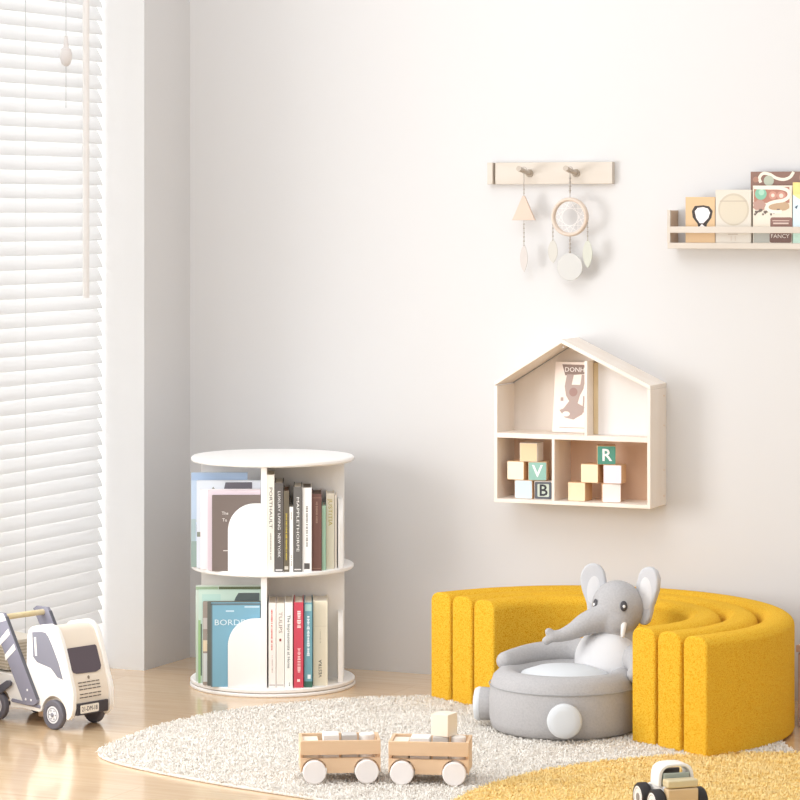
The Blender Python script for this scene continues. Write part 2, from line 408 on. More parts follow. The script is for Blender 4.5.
stack([
    dict(u=-.160, v=(-.176, -.160), h=.203, c='7A6E68', label='taupe brown book facing out behind the upper arched panel',
         f=[('text', 'The', .035, .155, .017, .012, 'F2EEEA'), ('text', 'Tu', .034, .137, .012, .012, 'F2EEEA'), ('bar', [rect(.03, .054, .048, .056)], 'E8E2DC')]),
    dict(u=-.172, v=(-.158, -.137), h=.214, c='E6D6DE', label='pale pink book behind the taupe book on upper shelf'),
    dict(u=-.193, v=(-.135, -.112), h=.2145, c='F0EAEC', label='off white book with speckled spine behind the pink book', s=[('dash', .1, .62, .78, .004, '8A7A84')]),
    dict(u=-.204, v=(-.110, -.086), h=.236, c='DCE2EA', label='pale grey blue book with dark picture at the top of its cover', s=[('bar', -.5, .5, .42, .5, '7A7A70'), ('bar', -.5, .5, .53, .55, 'C8B84A')],
         f=[('bar', [[(.072, .205), (.078, .232), (.15, .232), (.15, .18), (.072, .18)]], '6A6870'), ('bar', [[(.03, .2), (.045, .22), (.06, .2)], rect(.001, .085, .011, .098)], '8A9084')]),
    dict(u=-.2195, v=(-.083, -.062), h=.255, c='C3D3E6', d=.152, label='tall light blue book at the back of the upper left stack', s=[('bar', -.5, .5, 0, .25, '8FA39A'), ('bar', -.5, .5, .27, .3, '9AA8A0')],
         f=[('bar', [rect(.0, .235, .152, .255)], 'A9BFDC'), ('bar', [rect(0, 0, .016, .07)], '9DB0A8'), ('bar', [rect(0, .07, .012, .13)], 'B5C8CC')]),
], .332, 'books facing sideways on the upper shelf')
stack([
    dict(u=-.163, v=(-.176, -.158), h=.224, c='7FAFC4', label='light blue BORDEAUX book facing out behind the lower arched panel',
         f=[('text', 'BORDEAUX', .077, .172, .135, .022, 'DCEBF0'), ('bar', [rect(.04, .201, .062, .205)], 'C8DDE8'), ('bar', [rect(.09, .212, .13, .216)], 'C8DDE8'), ('bar', [rect(0, .219, .132, .224), rect(0, 0, .004, .224)], '6A7A80')]),
    dict(u=-.173, v=(-.156, -.143), h=.225, c='6F7068', label='dark grey green book right behind the blue book', s=[('bar', -.4, .4, .3, .36, 'B9AE94'), ('bar', -.4, .4, .5, .62, 'C9D2D4'), ('bar', -.4, .4, .12, .2, '9A9A84')]),
    dict(u=-.186, v=(-.141, -.116), h=.222, c='A89C92', label='brown grey book with pale spine label in the lower left stack', f=[('bar', [rect(.001, .09, .012, .12)], 'F0DFC0'), ('bar', [rect(.001, .008, .012, .085)], 'DDE2E2'), ('bar', [rect(.001, .15, .012, .18)], 'D2CCC6')], s=[('bar', -.4, .4, .42, .56, 'F0DFC0'), ('bar', -.45, .45, .05, .36, 'D9DEDF'), ('bar', -.4, .4, .7, .82, 'D2CCC6')]),
    dict(u=-.199, v=(-.112, -.09), h=.250, c='CFE6DA', label='large mint green book with dark picture on cover', s=[('bar', -.5, .5, 0, .7, 'A9C99A'), ('bar', 0, .4, .1, .66, '5A6A5E')],
         f=[('bar', [[(.095, .216), (.1, .23), (.108, .243), (.165, .243), (.165, .216)]], '5F6A6A'), ('bar', [rect(.0, .0, .006, .17)], 'A4CC96'), ('bar', [rect(.006, .02, .0095, .16)], '6A7A70'), ('bar', [rect(.01, .2, .06, .24)], 'BFDFD6')]),
    dict(u=-.207, v=(-.087, -.064), h=.259, c='D8E2DA', label='tallest pale grey book at the back of the lower left stack', s=[('bar', -.5, .5, .3, .9, 'E8EFE6')],
         f=[('bar', [rect(.062, .249, .176, .257)], '6F7A5C'), ('bar', [rect(0, .249, .06, .257)], 'A9BFA0')]),
], .022, 'books facing sideways on the lower shelf')

# ------------------------------------------------------------------ play house wall shelf
HX0, HX1, HZ0, HZE, HZA, HD = 1.010, 1.459, .505, .833, .952, .130
hs = empty('house_shelf', 'wooden house shaped wall shelf with a pitched roof', 'wall shelf', (HX0, 0, 0))
HW = HX1 - HX0; t = .009
def hbox(a, b, n, m, **k): return MB().box(a, b).build(n, m, hs, bevel=.0006, **k)
hbox((0, -HD, HZ0), (t, 0, HZE - .0115), 'side_panel', PALEW)
hbox((HW - t, -HD, HZ0), (HW, 0, HZE - .0115), 'side_panel', PALEW)
hbox((t, -HD, HZ0), (HW - t, 0, HZ0 + .01), 'bottom_board', PALEW)
hbox((t, -HD, .681), (HW - t, -.006, .694), 'middle_board', PALEW)
roofM = frame((1, 0, 0), (0, 0, 1), (0, 0, 0))
xa = HW * .435
MB().prism([(0, HZE), (xa, HZA), (xa, HZA - .011), (0, HZE - .011)], 0, HD, roofM).build('roof_panel', PALEW, hs, bevel=.0006)
MB().prism([(HW, HZE), (HW, HZE - .011), (xa, HZA - .011), (xa, HZA)], 0, HD, roofM).build('roof_panel', PALEW, hs, bevel=.0006)
LPEACH = mat('house_back_peach', 'E6C6AC', .6, 'wood', 14, .05, 'DDB99C', stretch=(1, 1, .12))
MB().prism([(t, HZ0 + .01), (HW - t, HZ0 + .01), (HW - t, .681), (t, .681)], .0005, .006, roofM).build('back_panel', LPEACH, hs, smooth=False)
MB().prism([(t, .6815), (HW - t, .6815), (HW - t, HZE - .010), (xa, HZA - .014), (t, HZE - .010)], .0005, .006, roofM).build('upper_back_panel', mat('house_back_pale', 'E6DCD2', .6, 'wood', 14, .04, 'E0D4C8', stretch=(1, 1, .12)), hs, smooth=False)  # upper back paler than the lower, light on it put into the colour
MB().prism([(.284, .6945), (HW - t - .0005, .6945), (HW - t - .0005, HZE - .0105), (.284, .8905)], .075, .083, roofM).build('inset_panel', mat('house_white', 'E2DDDA', .6, 'plain', 30, .02), hs, smooth=False)
hbox((.168, -HD, HZ0 + .01), (.176, -.006, .681), 'lower_divider', PALEW)
hbox((.262, -HD, .694), (.270, -.006, .894), 'upper_divider', PALEW)
for xs, zs in ((xa + .006, HZA - .0215),):
    MB().tube([(xs, -HD - .0008, zs), (xs, -HD + .001, zs)], .0022, 10).build('screw', STEEL, hs)
for zs in (.53, .6, .72, .8):
    MB().tube([(HW + .0008, -.02, zs), (HW - .001, -.02, zs)], .002, 8).build('screw', PEACHW, hs)

def block(label, loc, s, rz, front, letter=None, lc='FFFFFF', side=TANW, group='wooden cubes in the house shelf', rim=None):
    b = empty('toy_block', label, 'toy block', loc, rz, group)
    MB().box((-s / 2, -s / 2, 0), (s / 2, s / 2, s)).build('cube', side, b, bevel=.0012)
    if front: flat('front_face', [rrect(s - .0024, s - .0024, .003, 3, -s / 2 + .0012, .0012)], paint(front), frame((1, 0, 0), (0, 0, 1), (0, -s / 2, 0)), b, .0005)
    if rim: flat('face_panel', [rrect(s * .66, s * .72, .003, 3, -s * .33, s * .14)], paint(rim), frame((1, 0, 0), (0, 0, 1), (0, -s / 2 - .0005, 0)), b, .0005)
    if letter: lettering('letter', letter, s * .9, paint(lc), frame((1, 0, 0), (0, 0, 1), (0, -s / 2 - .001, s * .48)), b, bold=.0008)
    return b
BS = .0505; zb = HZ0 + .0102
YB = -.085
hbox((.2703, -.083, .6945), (.2838, -.074, .888), 'shade_strip', mat('shade_strip_tan', 'DCC8A4', .6, 'wood', 20, .05, 'D2BC96'))  # added tan strip standing in for the shade beside the divider
block('pale blue cube at the bottom left of the house shelf blocks', (1.086, YB, zb), BS, 4, 'CFE0EA')
block('cube with black framed face carrying the letter B', (1.1385, YB + .004, zb), BS * .96, 12, '5C6068', 'B', '3A3A40', rim='C9D2C4', side=PALEW)
block('cream yellow cube on the left of the V block', (1.066, YB, zb + BS), BS, -3, 'EEE8D0')
block('teal green cube with white letter V', (1.1215, YB + .002, zb + BS), BS, 14, '98C4B8', 'V')
block('plain natural wood cube on top of the left pyramid', (1.1, YB + .004, zb + 2 * BS), BS, 2, 'E6CDA6', side=PALEW)
block('orange cube at the bottom left of the right hand pyramid', (1.243, YB, zb), BS, -2, 'F0DAB6')
block('white cube at the bottom right of the right hand pyramid', (1.332, YB, zb), BS, 22, 'F6F1EE')
block('pale yellow cube in the middle row of the right hand pyramid', (1.280, YB, zb + BS), BS, -2, 'F0E4BE')
block('lavender white cube beside the pale yellow cube', (1.342, YB, zb + BS), BS, 6, 'EAE4EE')
block('dark teal cube with white letter R on top of the right pyramid', (1.317, YB + .002, zb + 2 * BS), BS, 22, '5A9C8A', 'R')

# book with a brown figure, leaning on the back panel of the house
pb = book('cream picture book with brown figure standing in the house shelf', .01, .192, .102, 'F4E6DC', (1.150, -.05, .6945), -90, group=None,
          front=[('bar', [[(.02, .185), (.095, .185), (.092, .16), (.03, .155)]], '8F7A70', .0004),
                 ('bar', [[(.035, .158), (.055, .158), (.05, .13), (.075, .13), (.078, .158), (.09, .158), (.085, .12), (.075, .1), (.07, .08), (.09, .07), (.085, .05), (.06, .035), (.035, .04), (.018, .06), (.03, .065), (.045, .085), (.035, .1), (.03, .125)]], 'B09C94', .0005),
                 ('bar', [circ(.011, 20, .038, .05, .007)], 'F4E6DC', .0007), ('bar', [circ(.012, 20, .056, .11)], 'A08078', .0007),
                 ('bar', [rect(.085, .055, .089, .1), rect(.02, .085, .028, .095)], 'B09C94', .0006),
                 ('bar', [rect(.02, .012, .095, .014)], 'B8A8A0', .0005),
                 ('text', 'DONH', .057, .1705, .056, .018, 'F8F0EA')])
pb.rotation_euler = (0, R_(0), R_(-90))
pb.rotation_euler = Euler((R_(0), R_(-8), R_(-90)), 'XYZ')

# ------------------------------------------------------------------ coat rail with hanging mobiles
cr = empty('peg_rail', 'cream wooden peg rail fixed on the back wall', 'coat rail', (.946, 0, 1.401))
MB().box((.0215, -.02, -.03), (.365, 0, .03)).build('rail_board', CREAMW, cr, bevel=.001)
MB().box((0, -.026, -.03), (.016, 0, .03)).build('end_cap', CREAMW, cr, bevel=.001)
MB().box((.016, -.012, -.0295), (.0215, 0, .0295)).build('gap_strip', mat('gap', '9A8E80', .8), cr)
for px in (.124, .2605):
    p = MB().tube([(px, -.02, 0), (px, -.045, .003), (px - .001, -.098, .012)], [.0062, .0062, .0075], 14).build('peg', mat('peg_wood', 'B9ADA0', .5, 'wood', 40, .04), cr)
    MB().tube([(px, -.0195, 0), (px, -.024, 0)], .011, 18).build('collar', mat('peg_collar', 'A89A8A', .5), p)
def beads(b, x, y, z0, z1, r=.0022, n=None):
    n = n or int((z0 - z1) / .0055)
    for i in range(n):
        zz = z0 - (z0 - z1) * (i + .5) / n
        b.ell((x, y, zz), (r * (.7 + .5 * (i % 2)),) * 3, seg=8, rings=6)
BEAD = mat('beads', 'B0A8A0', .5, 'plain', 60, .02)
def feather(b, x, y, z0, z1, w):
    n = 9; pl = []
    for s_ in (1, -1):
        rng = range(n + 1) if s_ == 1 else range(n - 1, 0, -1)
        for i in rng:
            t = i / n; pl.append((x + s_ * w * math.sin(math.pi * min(1, t * .95 + .03)) ** .8, z0 + (z1 - z0) * t))
    b.prism(pl, -.0012, .0012, frame((1, 0, 0), (0, 0, 1), (0, y, 0)))
# triangle mobile
ht = empty('wall_mobile', 'small peach triangle mobile hanging on the left peg', 'mobile', (1.065, -.05, 1.405))
TM = frame((1, 0, 0), (0, 0, 1), (0, 0, 0))
MB().prism([(-.034, -.133), (.034, -.133), (.003, -.066), (-.003, -.066)], -.004, .004, TM).build('triangle_plate', mat('peach_paint', 'D6C0B0', .6), ht, bevel=.001)
b = MB(); b.tube([(0, 0, .0045), (0, 0, -.066)], .0011, 6); b.torus(.0085, .001, Matrix.Translation((0, 0, .004)) @ Matrix.Rotation(R_(90), 4, 'X'), 20, 6); beads(b, 0, 0, -.04, -.062); b.build('hanging_cord', BEAD, ht)
b = MB(); b.tube([(0, 0, -.13), (0, 0, -.21)], .0007, 6); beads(b, 0, 0, -.135, -.205); b.build('bead_string', BEAD, ht)
b = MB(); feather(b, 0, 0, -.2, -.275, .011); b.build('feather', mat('pale_feather', 'CDC6C2', .8), ht)
# ring mobile
hr = empty('wall_mobile', 'round ring mobile with feathers hanging on the right peg', 'mobile', (1.2, -.05, 1.405))
MB().torus(.048, .0055, Matrix.Translation((0, 0, -.124)) @ Matrix.Rotation(R_(90), 4, 'X') @ Matrix.Diagonal((1, 1, 1.8, 1))).build('ring', mat('ring_wood', 'D9C9BB', .6), hr)
b = MB()
for i in range(12):
    a = 2 * math.pi * i / 12; a2 = a + R_(120)
    b.tube([(.046 * math.cos(a), 0, -.124 + .046 * math.sin(a)), (.046 * math.cos(a2), 0, -.124 + .046 * math.sin(a2))], .0005, 5)
b.build('web', mat('web_thread', 'F4F0EE', .8), hr)
b = MB(); b.tube([(0, 0, .0045), (0, 0, -.075)], .0011, 6); b.torus(.0085, .001, Matrix.Translation((0, 0, .004)) @ Matrix.Rotation(R_(90), 4, 'X'), 20, 6); beads(b, 0, 0, -.01, -.06, .003); b.build('hanging_cord', BEAD, hr)
for x, z0, z1, f0, f1, c in ((-.05, -.135, -.19, -.19, -.25, 'CBC8C1'), (.051, -.12, -.19, -.19, -.262, 'C9CABF')):
    b = MB(); b.tube([(x, 0, z0 + .01), (x, 0, z1)], .0007, 6); beads(b, x, 0, z0, z1); b.build('bead_string', BEAD, hr)
    b = MB(); feather(b, x, 0, f0 + .005, f1, .014); b.build('feather', mat('feather_' + c, c, .8), hr)
b = MB(); b.tube([(0, 0, -.172), (0, 0, -.225)], .0007, 6); beads(b, 0, 0, -.177, -.222, .003); b.build('bead_string', BEAD, hr)
MB().disc(.037, -.002, .002, .001, 40, Matrix.Translation((0, 0, -.26)) @ Matrix.Rotation(R_(90), 4, 'X')).build('pendant_disc', mat('shell', 'C9C8C5', .6), hr)

# ------------------------------------------------------------------ picture ledge
LX0, LX1, LD = 1.486, 2.0, .07
pl_ = empty('picture_ledge', 'pale wooden picture ledge with a front rail on the back wall', 'shelf', (LX0, 0, 0))
MB().box((0, -LD, 1.197), (LX1 - LX0, 0, 1.2125)).build('ledge_board', CREAMW, pl_, bevel=.001)
MB().box((0, -LD, 1.2125), (.007, 0, 1.299)).build('end_panel', mat('ledge_end_shaded', 'CDB59F', .6, 'wood', 20, .05, 'BFA68F'), pl_, bevel=.0008)  # browner than the ledge wood: shade of the inner face in the colour
MB().box((-.0005, -LD - .001, 1.2125), (.008, -LD + .008, 1.3)).build('corner_post', CREAMW, pl_, bevel=.0008)
MB().box((.007, -LD - .001, 1.239), (LX1 - LX0, -LD + .007, 1.256)).build('front_rail', CREAMW, pl_, bevel=.0008)
ZL = 1.2127
def ledge_book(label, x0, x1, h, c, front, y=-.04, w=.012, dz=0):
    return book(label, w, h, x1 - x0, c, (x0, y, ZL), -90, front=front)
# front face is local +x -> world -y when rz=-90 (spine on the left)
def blob(cx, cy, r, n=14, k=.25, sx=1, sy=1):
    return [(cx + sx * r * (1 + k * math.sin(3.1 * i + cx * 90)) * math.cos(2 * math.pi * i / n), cy + sy * r * (1 + k * math.sin(2.3 * i)) * math.sin(2 * math.pi * i / n)) for i in range(n)]
ledge_book('tan book with black outlined white shape on its cover', 1.529, 1.611, .122, 'D9B88F',
           [('bar', [[(.018, .085), (.026, .098), (.05, .1), (.066, .097), (.076, .084), (.072, .066), (.06, .05), (.058, .038), (.036, .038), (.034, .05), (.02, .068)]], '3C3634'),
            ('bar', [[(.026, .084), (.034, .093), (.05, .095), (.063, .091), (.069, .08), (.064, .066), (.05, .052), (.04, .052), (.03, .066)]], 'F4EEEE', .0007),
            ('bar', [[(.036, .04), (.046, .05), (.058, .04)]], 'F4EEEE', .0007)])
ledge_book('cream book with large beige ball on its cover', 1.613, 1.711, .141, 'DAD2C6',
           [('bar', [circ(.0425, 40, .05, .089)], 'C9BEAC'), ('bar', [circ(.038, 40, .05, .088)], 'D3C9B6', .0006), ('bar', [rect(.012, .11, .086, .112)], 'B8AA9A', .0008),
            ('bar', [rect(.035, .022, .062, .024)], 'BCAEA0'), ('bar', [rect(.042, .005, .045, .018), rect(.053, .005, .056, .018)], 'D4C8BA')])
ledge_book('tall dark brown book with cream ribbon at the back of the ledge', 1.704, 1.86, .189, '8A6A5E',
           [('bar', stroke([(.028, .16), (.024, .172), (.034, .184), (.052, .182), (.07, .172), (.09, .168), (.108, .174), (.118, .188)], .008), 'EDE4D4'),
            ('bar', [circ(.014, 16, .05, .165)], 'B4BAA8', .0007), ('bar', [circ(.008, 12, .014, .168), circ(.012, 12, .145, .172)], 'A88070', .0007)], y=-.02)
ledge_book('patterned storybook with FANCY plaque in front of the tall brown book', 1.715, 1.822, .152, 'E6DCCC',
           [('bar', [rect(.003, .106, .1, .148)], 'B07C6C', .0003), ('bar', [circ(.016, 18, .022, .13)], '86BCA2', .0005), ('bar', [circ(.008, 14, .024, .134)], 'A9D2BC', .0007),
            ('bar', [circ(.011, 14, .055, .126), circ(.012, 14, .078, .125)], 'C89484', .0005), ('bar', [circ(.005, 12, .055, .126), circ(.006, 12, .078, .125)], 'EBD2C4', .0007),
            ('bar', [blob(.018, .1, .018, 14, .15, 1, .8)], 'B89488', .0005), ('bar', [blob(.07, .098, .02, 16, .12, 1.5, .75)], 'BFA284', .0005),
            ('bar', stroke([(.004, .147), (.04, .146), (.075, .145), (.096, .138), (.099, .124), (.085, .113), (.06, .109), (.042, .102), (.04, .09), (.055, .083), (.08, .083)], .009), 'F0E8D8', .0009),
            ('bar', [blob(.01 + .012 * i, .082 + .005 * (i % 2), .0045, 8, .3) for i in range(6)], '6E625A', .0006), ('bar', [blob(.006 + .011 * i, .076 + .008 * (i % 2), .003, 8, .3) for i in range(5)], '6E625A', .0007),
            ('bar', [rrect(.06, .03, .006, 4, .048, .038)], '8E6A60', .0005), ('bar', [rect(.054, .058, .1, .06), rect(.056, .05, .098, .054)], 'D9C2B6', .0008),
            ('bar', [rect(.002, .001, .046, .027)], 'B4B4AC', .0004), ('bar', [rrect(.06, .026, .005, 4, .046, .001)], '7A5E56', .0005),
            ('text', 'FANCY', .075, .018, .05, .015, 'EFE4DC')], y=-.036)
ledge_book('pale blue book with yellow top at the right end of the ledge', 1.8245, 1.93, .16, 'D6E8F0',
           [('bar', [rect(0, .128, .105, .16)], 'F2D88C'), ('bar', [[(0, .128), (.03, .108), (.06, .128)]], 'E6DE9C', .0006), ('bar', [rect(0, 0, .105, .03)], 'C6E2D2'),
            ('bar', [[(.005, .095), (.014, .1), (.01, .09)]], '4A5A6A', .0006)], y=-.036)

# ------------------------------------------------------------------ yellow arc sofa
SC = Vector((1.40, -.64, 0)); SRZ = math.degrees(math.atan2(-.508, .932))
sf = empty('arc_sofa', 'yellow boucle horseshoe sofa of three nested arcs', 'sofa', (SC.x, SC.y, .0065), SRZ)
def arc_cushion(r0, r1, h=.288, ext=.07):
    b = MB(); w = r1 - r0; rr = .030
    prof = [(r0, 0), (r0, h - rr)]
    for i in range(1, 8): a = R_(180 - 90 * i / 8); prof.append((r0 + rr + rr * math.cos(a), h - rr + rr * .8 * math.sin(a)))
    prof += [(r0 + rr, h - rr * .2), (r1 - rr, h - rr * .2)]
    for i in range(1, 8): a = R_(90 - 90 * i / 8); prof.append((r1 - rr + rr * math.cos(a), h - rr + rr * .8 * math.sin(a)))
    prof += [(r1, h - rr), (r1, 0)]
    st = [('s', 0, 0), ('s', 0, ext * .5)] + [('a', 180 * i / 56, 0) for i in range(57)] + [('s', 180, ext * .5), ('s', 180, 0)]
    rings = []
    for kind, ang, e in st:
        c, s_ = math.cos(R_(ang)), math.sin(R_(ang))
        y0 = e if kind == 's' else ext
        rings.append([b.bm.verts.new((r * c, y0 + r * s_ * (0 if kind == 's' else 1), z)) for r, z in prof])
    n = len(prof)
    for a, c in zip(rings[:-1], rings[1:]):
        for i in range(n): b.bm.faces.new((a[i], a[(i + 1) % n], c[(i + 1) % n], c[i]))
    b.bm.faces.new(rings[0]); b.bm.faces.new(rings[-1][::-1])
    return b
for r0, r1 in ((.267, .350), (.359, .441), (.450, .532)):
    arc_cushion(r0, r1).build('arc_cushion', YEL, sf, bevel=.006, seg=3, angle=40)

# ------------------------------------------------------------------ elephant plush seat (x = the way it faces)
def vrem(mb, name, m, parent, vox=.004, it=6):
    bmesh.ops.recalc_face_normals(mb.bm, faces=mb.bm.faces)
    me = bpy.data.meshes.new(name); mb.bm.to_mesh(me); mb.bm.free()
    o = bpy.data.objects.new(name, me); COL.objects.link(o)
    r = o.modifiers.new('r', 'REMESH'); r.mode = 'VOXEL'; r.voxel_size = vox
    s = o.modifiers.new('s', 'SMOOTH'); s.iterations = it; s.factor = .6
    bpy.context.view_layer.update()
    me2 = bpy.data.meshes.new_from_object(o.evaluated_get(bpy.context.evaluated_depsgraph_get()))
    o.modifiers.clear(); o.data = me2; bpy.data.meshes.remove(me); me2.name = name
    me2.materials.clear(); me2.materials.append(m); me2.polygons.foreach_set('use_smooth', [True] * len(me2.polygons))
    o.parent = parent; return o
EC = (1.426, -.682, .008)
VA = 24.3
ERZ = VA + 218
el = empty('elephant_seat', 'grey plush elephant childrens seat inside the yellow sofa', 'soft toy seat', EC, ERZ)
# seat ring: flat sided drum with a rolled top
pr_ = [(0, .004), (.168, .002), (.18, .01), (.186, .03), (.187, .075), (.184, .112), (.176, .135), (.160, .150), (.140, .153), (.122, .147), (.112, .132), (.108, .118), (0, .116)]
MB().lathe(pr_, 96).build('seat_ring', GREYF, el, angle=60)
MB().torus(.1865, .0012, Matrix.Translation((0, 0, .114)), 96, 6).build('seam', mat('seam', 'A0A0A0', .9), el)
MB().lathe([(0, .114), (.112, .116), (.116, .128), (.105, .142), (.07, .154), (.03, .159), (0, .16)], 64).build('seat_pad', WPLUSH, el, angle=60)
# body: tummy, neck, head and trunk and arms in one skin
b = MB()
b.ell((-.162, 0, .13), (.075, .100, .105))
b.ell((-.166, 0, .21), (.054, .064, .05))
HC = Vector((-.174, .006, .288))
HR = Matrix.Rotation(R_(24), 4, 'Z')
def hp(x, y, z): return HC + HR @ Vector((x, y, z))
b.ell(HC, (.065, .068, .069))
b.ell(hp(.022, 0, -.026), (.050, .057, .044), HR)
def sm_tube(b, pts, rad):
    ps = []; rs = []
    for i in range(len(pts) - 1):
        p0 = Vector(pts[max(i - 1, 0)]); p1 = Vector(pts[i]); p2 = Vector(pts[i + 1]); p3 = Vector(pts[min(i + 2, len(pts) - 1)])
        for k in range(6):
            t = k / 6
            ps.append(.5 * ((2 * p1) + (p2 - p0) * t + (2 * p0 - 5 * p1 + 4 * p2 - p3) * t * t + (3 * p1 - p0 - 3 * p2 + p3) * t ** 3))
            rs.append(rad[i] * (1 - t) + rad[i + 1] * t)
    ps.append(Vector(pts[-1])); rs.append(rad[-1])
    b.tube(ps, rs, 20)
    b.ell(ps[-1], (rs[-1],) * 3, seg=16, rings=10); b.ell(ps[0], (rs[0],) * 3, seg=16, rings=10)
t0 = hp(.035, -.006, -.016)
TR = [tuple(t0), (-.088, -.012, .254), (-.055, -.026, .237), (-.027, -.040, .226), (-.006, -.050, .224)]
sm_tube(b, TR, [.038, .030, .022, .0165, .0145])
b.ell((.002, -.056, .236), (.011, .010, .011)); b.ell((.007, -.059, .213), (.013, .012, .011))
for s_ in (1, -1):
    arm = [(-.15, -.075, .172), (-.118, -.122, .168), (-.03, -.156, .164), (.075, -.138, .160)] if s_ < 0 else [(-.155, .075, .172), (-.138, .120, .166), (-.112, .154, .158), (-.088, .168, .148)]
    sm_tube(b, arm, [.034, .031, .029, .0235])
vrem(b, 'body', GREYF, el, .0042, 6)
b = MB(); b.ell((-.145, 0, .15), (.070, .098, .09)); b.build('tummy_patch', LGREYF, el)
for s_ in (1, -1):
    # eyes
    ed = (HR @ Vector((.80, s_ * .58, .14))).normalized()
    ec = HC + Vector((.0655 * ed.x, .0685 * ed.y, .013))
    M = Vector((0, 0, 1)).rotation_difference(ed).to_matrix().to_4x4()
    up = (Matrix.Rotation(0, 4, 'Z'))
    e_ = MB(); e_.ell(ec, (.0092, .0132, .0035), frame(Vector((0, 0, 1)).cross(ed).normalized(), ed.cross(Vector((0, 0, 1)).cross(ed)).normalized())); e_ = e_.build('eye', mat('eye_dark', '4A484C', .3), el)
    g = MB(); g.ell(ec + ed * .003 + Vector((0, 0, -.001)), (.0035, .0042, .0016), frame(Vector((0, 0, 1)).cross(ed).normalized(), ed.cross(Vector((0, 0, 1)).cross(ed)).normalized())); g.build('eye_glint', mat('eye_white', 'F2F2F2', .3), e_)
    # tusk
    tk = MB(); p0 = hp(.056, s_ * .038, -.034)
    tp_ = [p0 + HR @ Vector(v) for v in ((-.012, 0, .006), (.002, s_ * .004, -.003), (.010, s_ * .006, -.014), (.013, s_ * .006, -.025))]
    tk.tube(tp_, [.007, .007, .0062, .005], 12)
    tk.ell(tp_[-1], (.005,) * 3, seg=12, rings=8)
    tk.build('tusk', mat('tusk_white', 'E6E1DB', .8), el)
    # ear: thick lobed flap standing up and out
    ear = MB()
    base = hp(-.022, s_ * .050, .002)
    xa_ = Vector((.22, s_ * .97, .08)).normalized(); xa_ = (HR @ xa_); ya_ = (HR @ Vector((-.1, -s_ * .06, 1))).normalized(); ya_ = (ya_ - xa_ * xa_.dot(ya_)).normalized()
    EM = frame(xa_, ya_, base)
    outline = smooth_closed([(-.008, -.03), (.016, -.046), (.034, -.03), (.042, 0), (.056, .03), (.064, .062), (.054, .092), (.030, .102), (.006, .088), (-.006, .05), (-.012, .0)], 5)
    ear.prism(outline, -.011, .008, EM)
    vrem(ear, 'ear', EARF, el, .0035, 14)
    inn = MB(); inn.ell(EM @ Vector((.026, .035, .0072 * (1 if s_ == 1 else -1.3))), (.02, .042, .003), EM.to_3x3().to_4x4()); inn.build('inner_ear', LGREYF, el)
    # feet: thick discs on the drum's front and side
    a = R_(s_ * 45); fd = Vector((math.cos(a), math.sin(a), 0)); fdn = Vector((math.cos(a + s_ * R_(4)), math.sin(a + s_ * R_(4)), -.0)).normalized()
    FM = frame(Vector((-fdn.y, fdn.x, 0)), Vector((0, 0, 1)), Vector((0, 0, .057)) + fdn * .165)
    MB().lathe([(0, 0), (.036, 0), (.040, .02), (.0415, .04), (.040, .05), (.036, .054), (0, .0545)], 40, FM).build('foot', GREYF, el, angle=60)
    MB().lathe([(.0405, .043), (.0425, .05), (.038, .0585), (.025, .0615), (0, .063)], 40, FM).build('foot_pad', WPLUSH, el, angle=60)

# ------------------------------------------------------------------ rug
RC = (1.3, -1.1); RR = .82
outl = [(RC[0] + RR * math.cos(R_(a)), RC[1] + RR * math.sin(R_(a))) for a in range(-40, 196, 12)]
outl += [(.50, -1.36), (.535, -1.44), (.62, -1.505), (.78, -1.57), (.985, -1.632), (1.18, -1.675), (1.45, -1.74), (1.75, -1.76)]
rug_poly = smooth_closed(outl, 6)
YC = (2.31, -1.50); YR = .797
RUGM = mat('rug_white', 'EBE6DE', .95, 'plain', 160, .5, 'DDD4CA', spec=.05, dist=.01)
PILEW = mat('pile_white', 'F0ECE5', .95, 'plain', 30, .0, 'E4DED6', spec=.05)
RUGY = mat('rug_yellow', 'F3D894', .95, 'plain', 160, .5, 'EDCE80', spec=.05, dist=.01)
PILEY = mat('pile_yellow', 'F7E0A4', .95, 'plain', 30, 0, 'F0D084', spec=.05)
rug = MB().prism(rug_poly, .0005, .007).build('shag_rug', RUGM, bevel=.002)
tag(rug, 'large rounded shaggy rug, white with yellow section, under the sofa', 'rug')
ysec = [(YC[0] + YR * math.cos(2 * math.pi * i / 96), YC[1] + YR * math.sin(2 * math.pi * i / 96)) for i in range(96)]
MB().prism(ysec, .0006, .0078).build('yellow_section', RUGY, rug)
def inpoly(P, X, Y):
    inside = np.zeros(len(X), bool); n = len(P)
    for i in range(n):
        x0, y0 = P[i]; x1, y1 = P[(i + 1) % n]
        c = ((y0 > Y) != (y1 > Y)) & (X < (x1 - x0) * (Y - y0) / (y1 - y0 + 1e-12) + x0)
        inside ^= c
    return inside
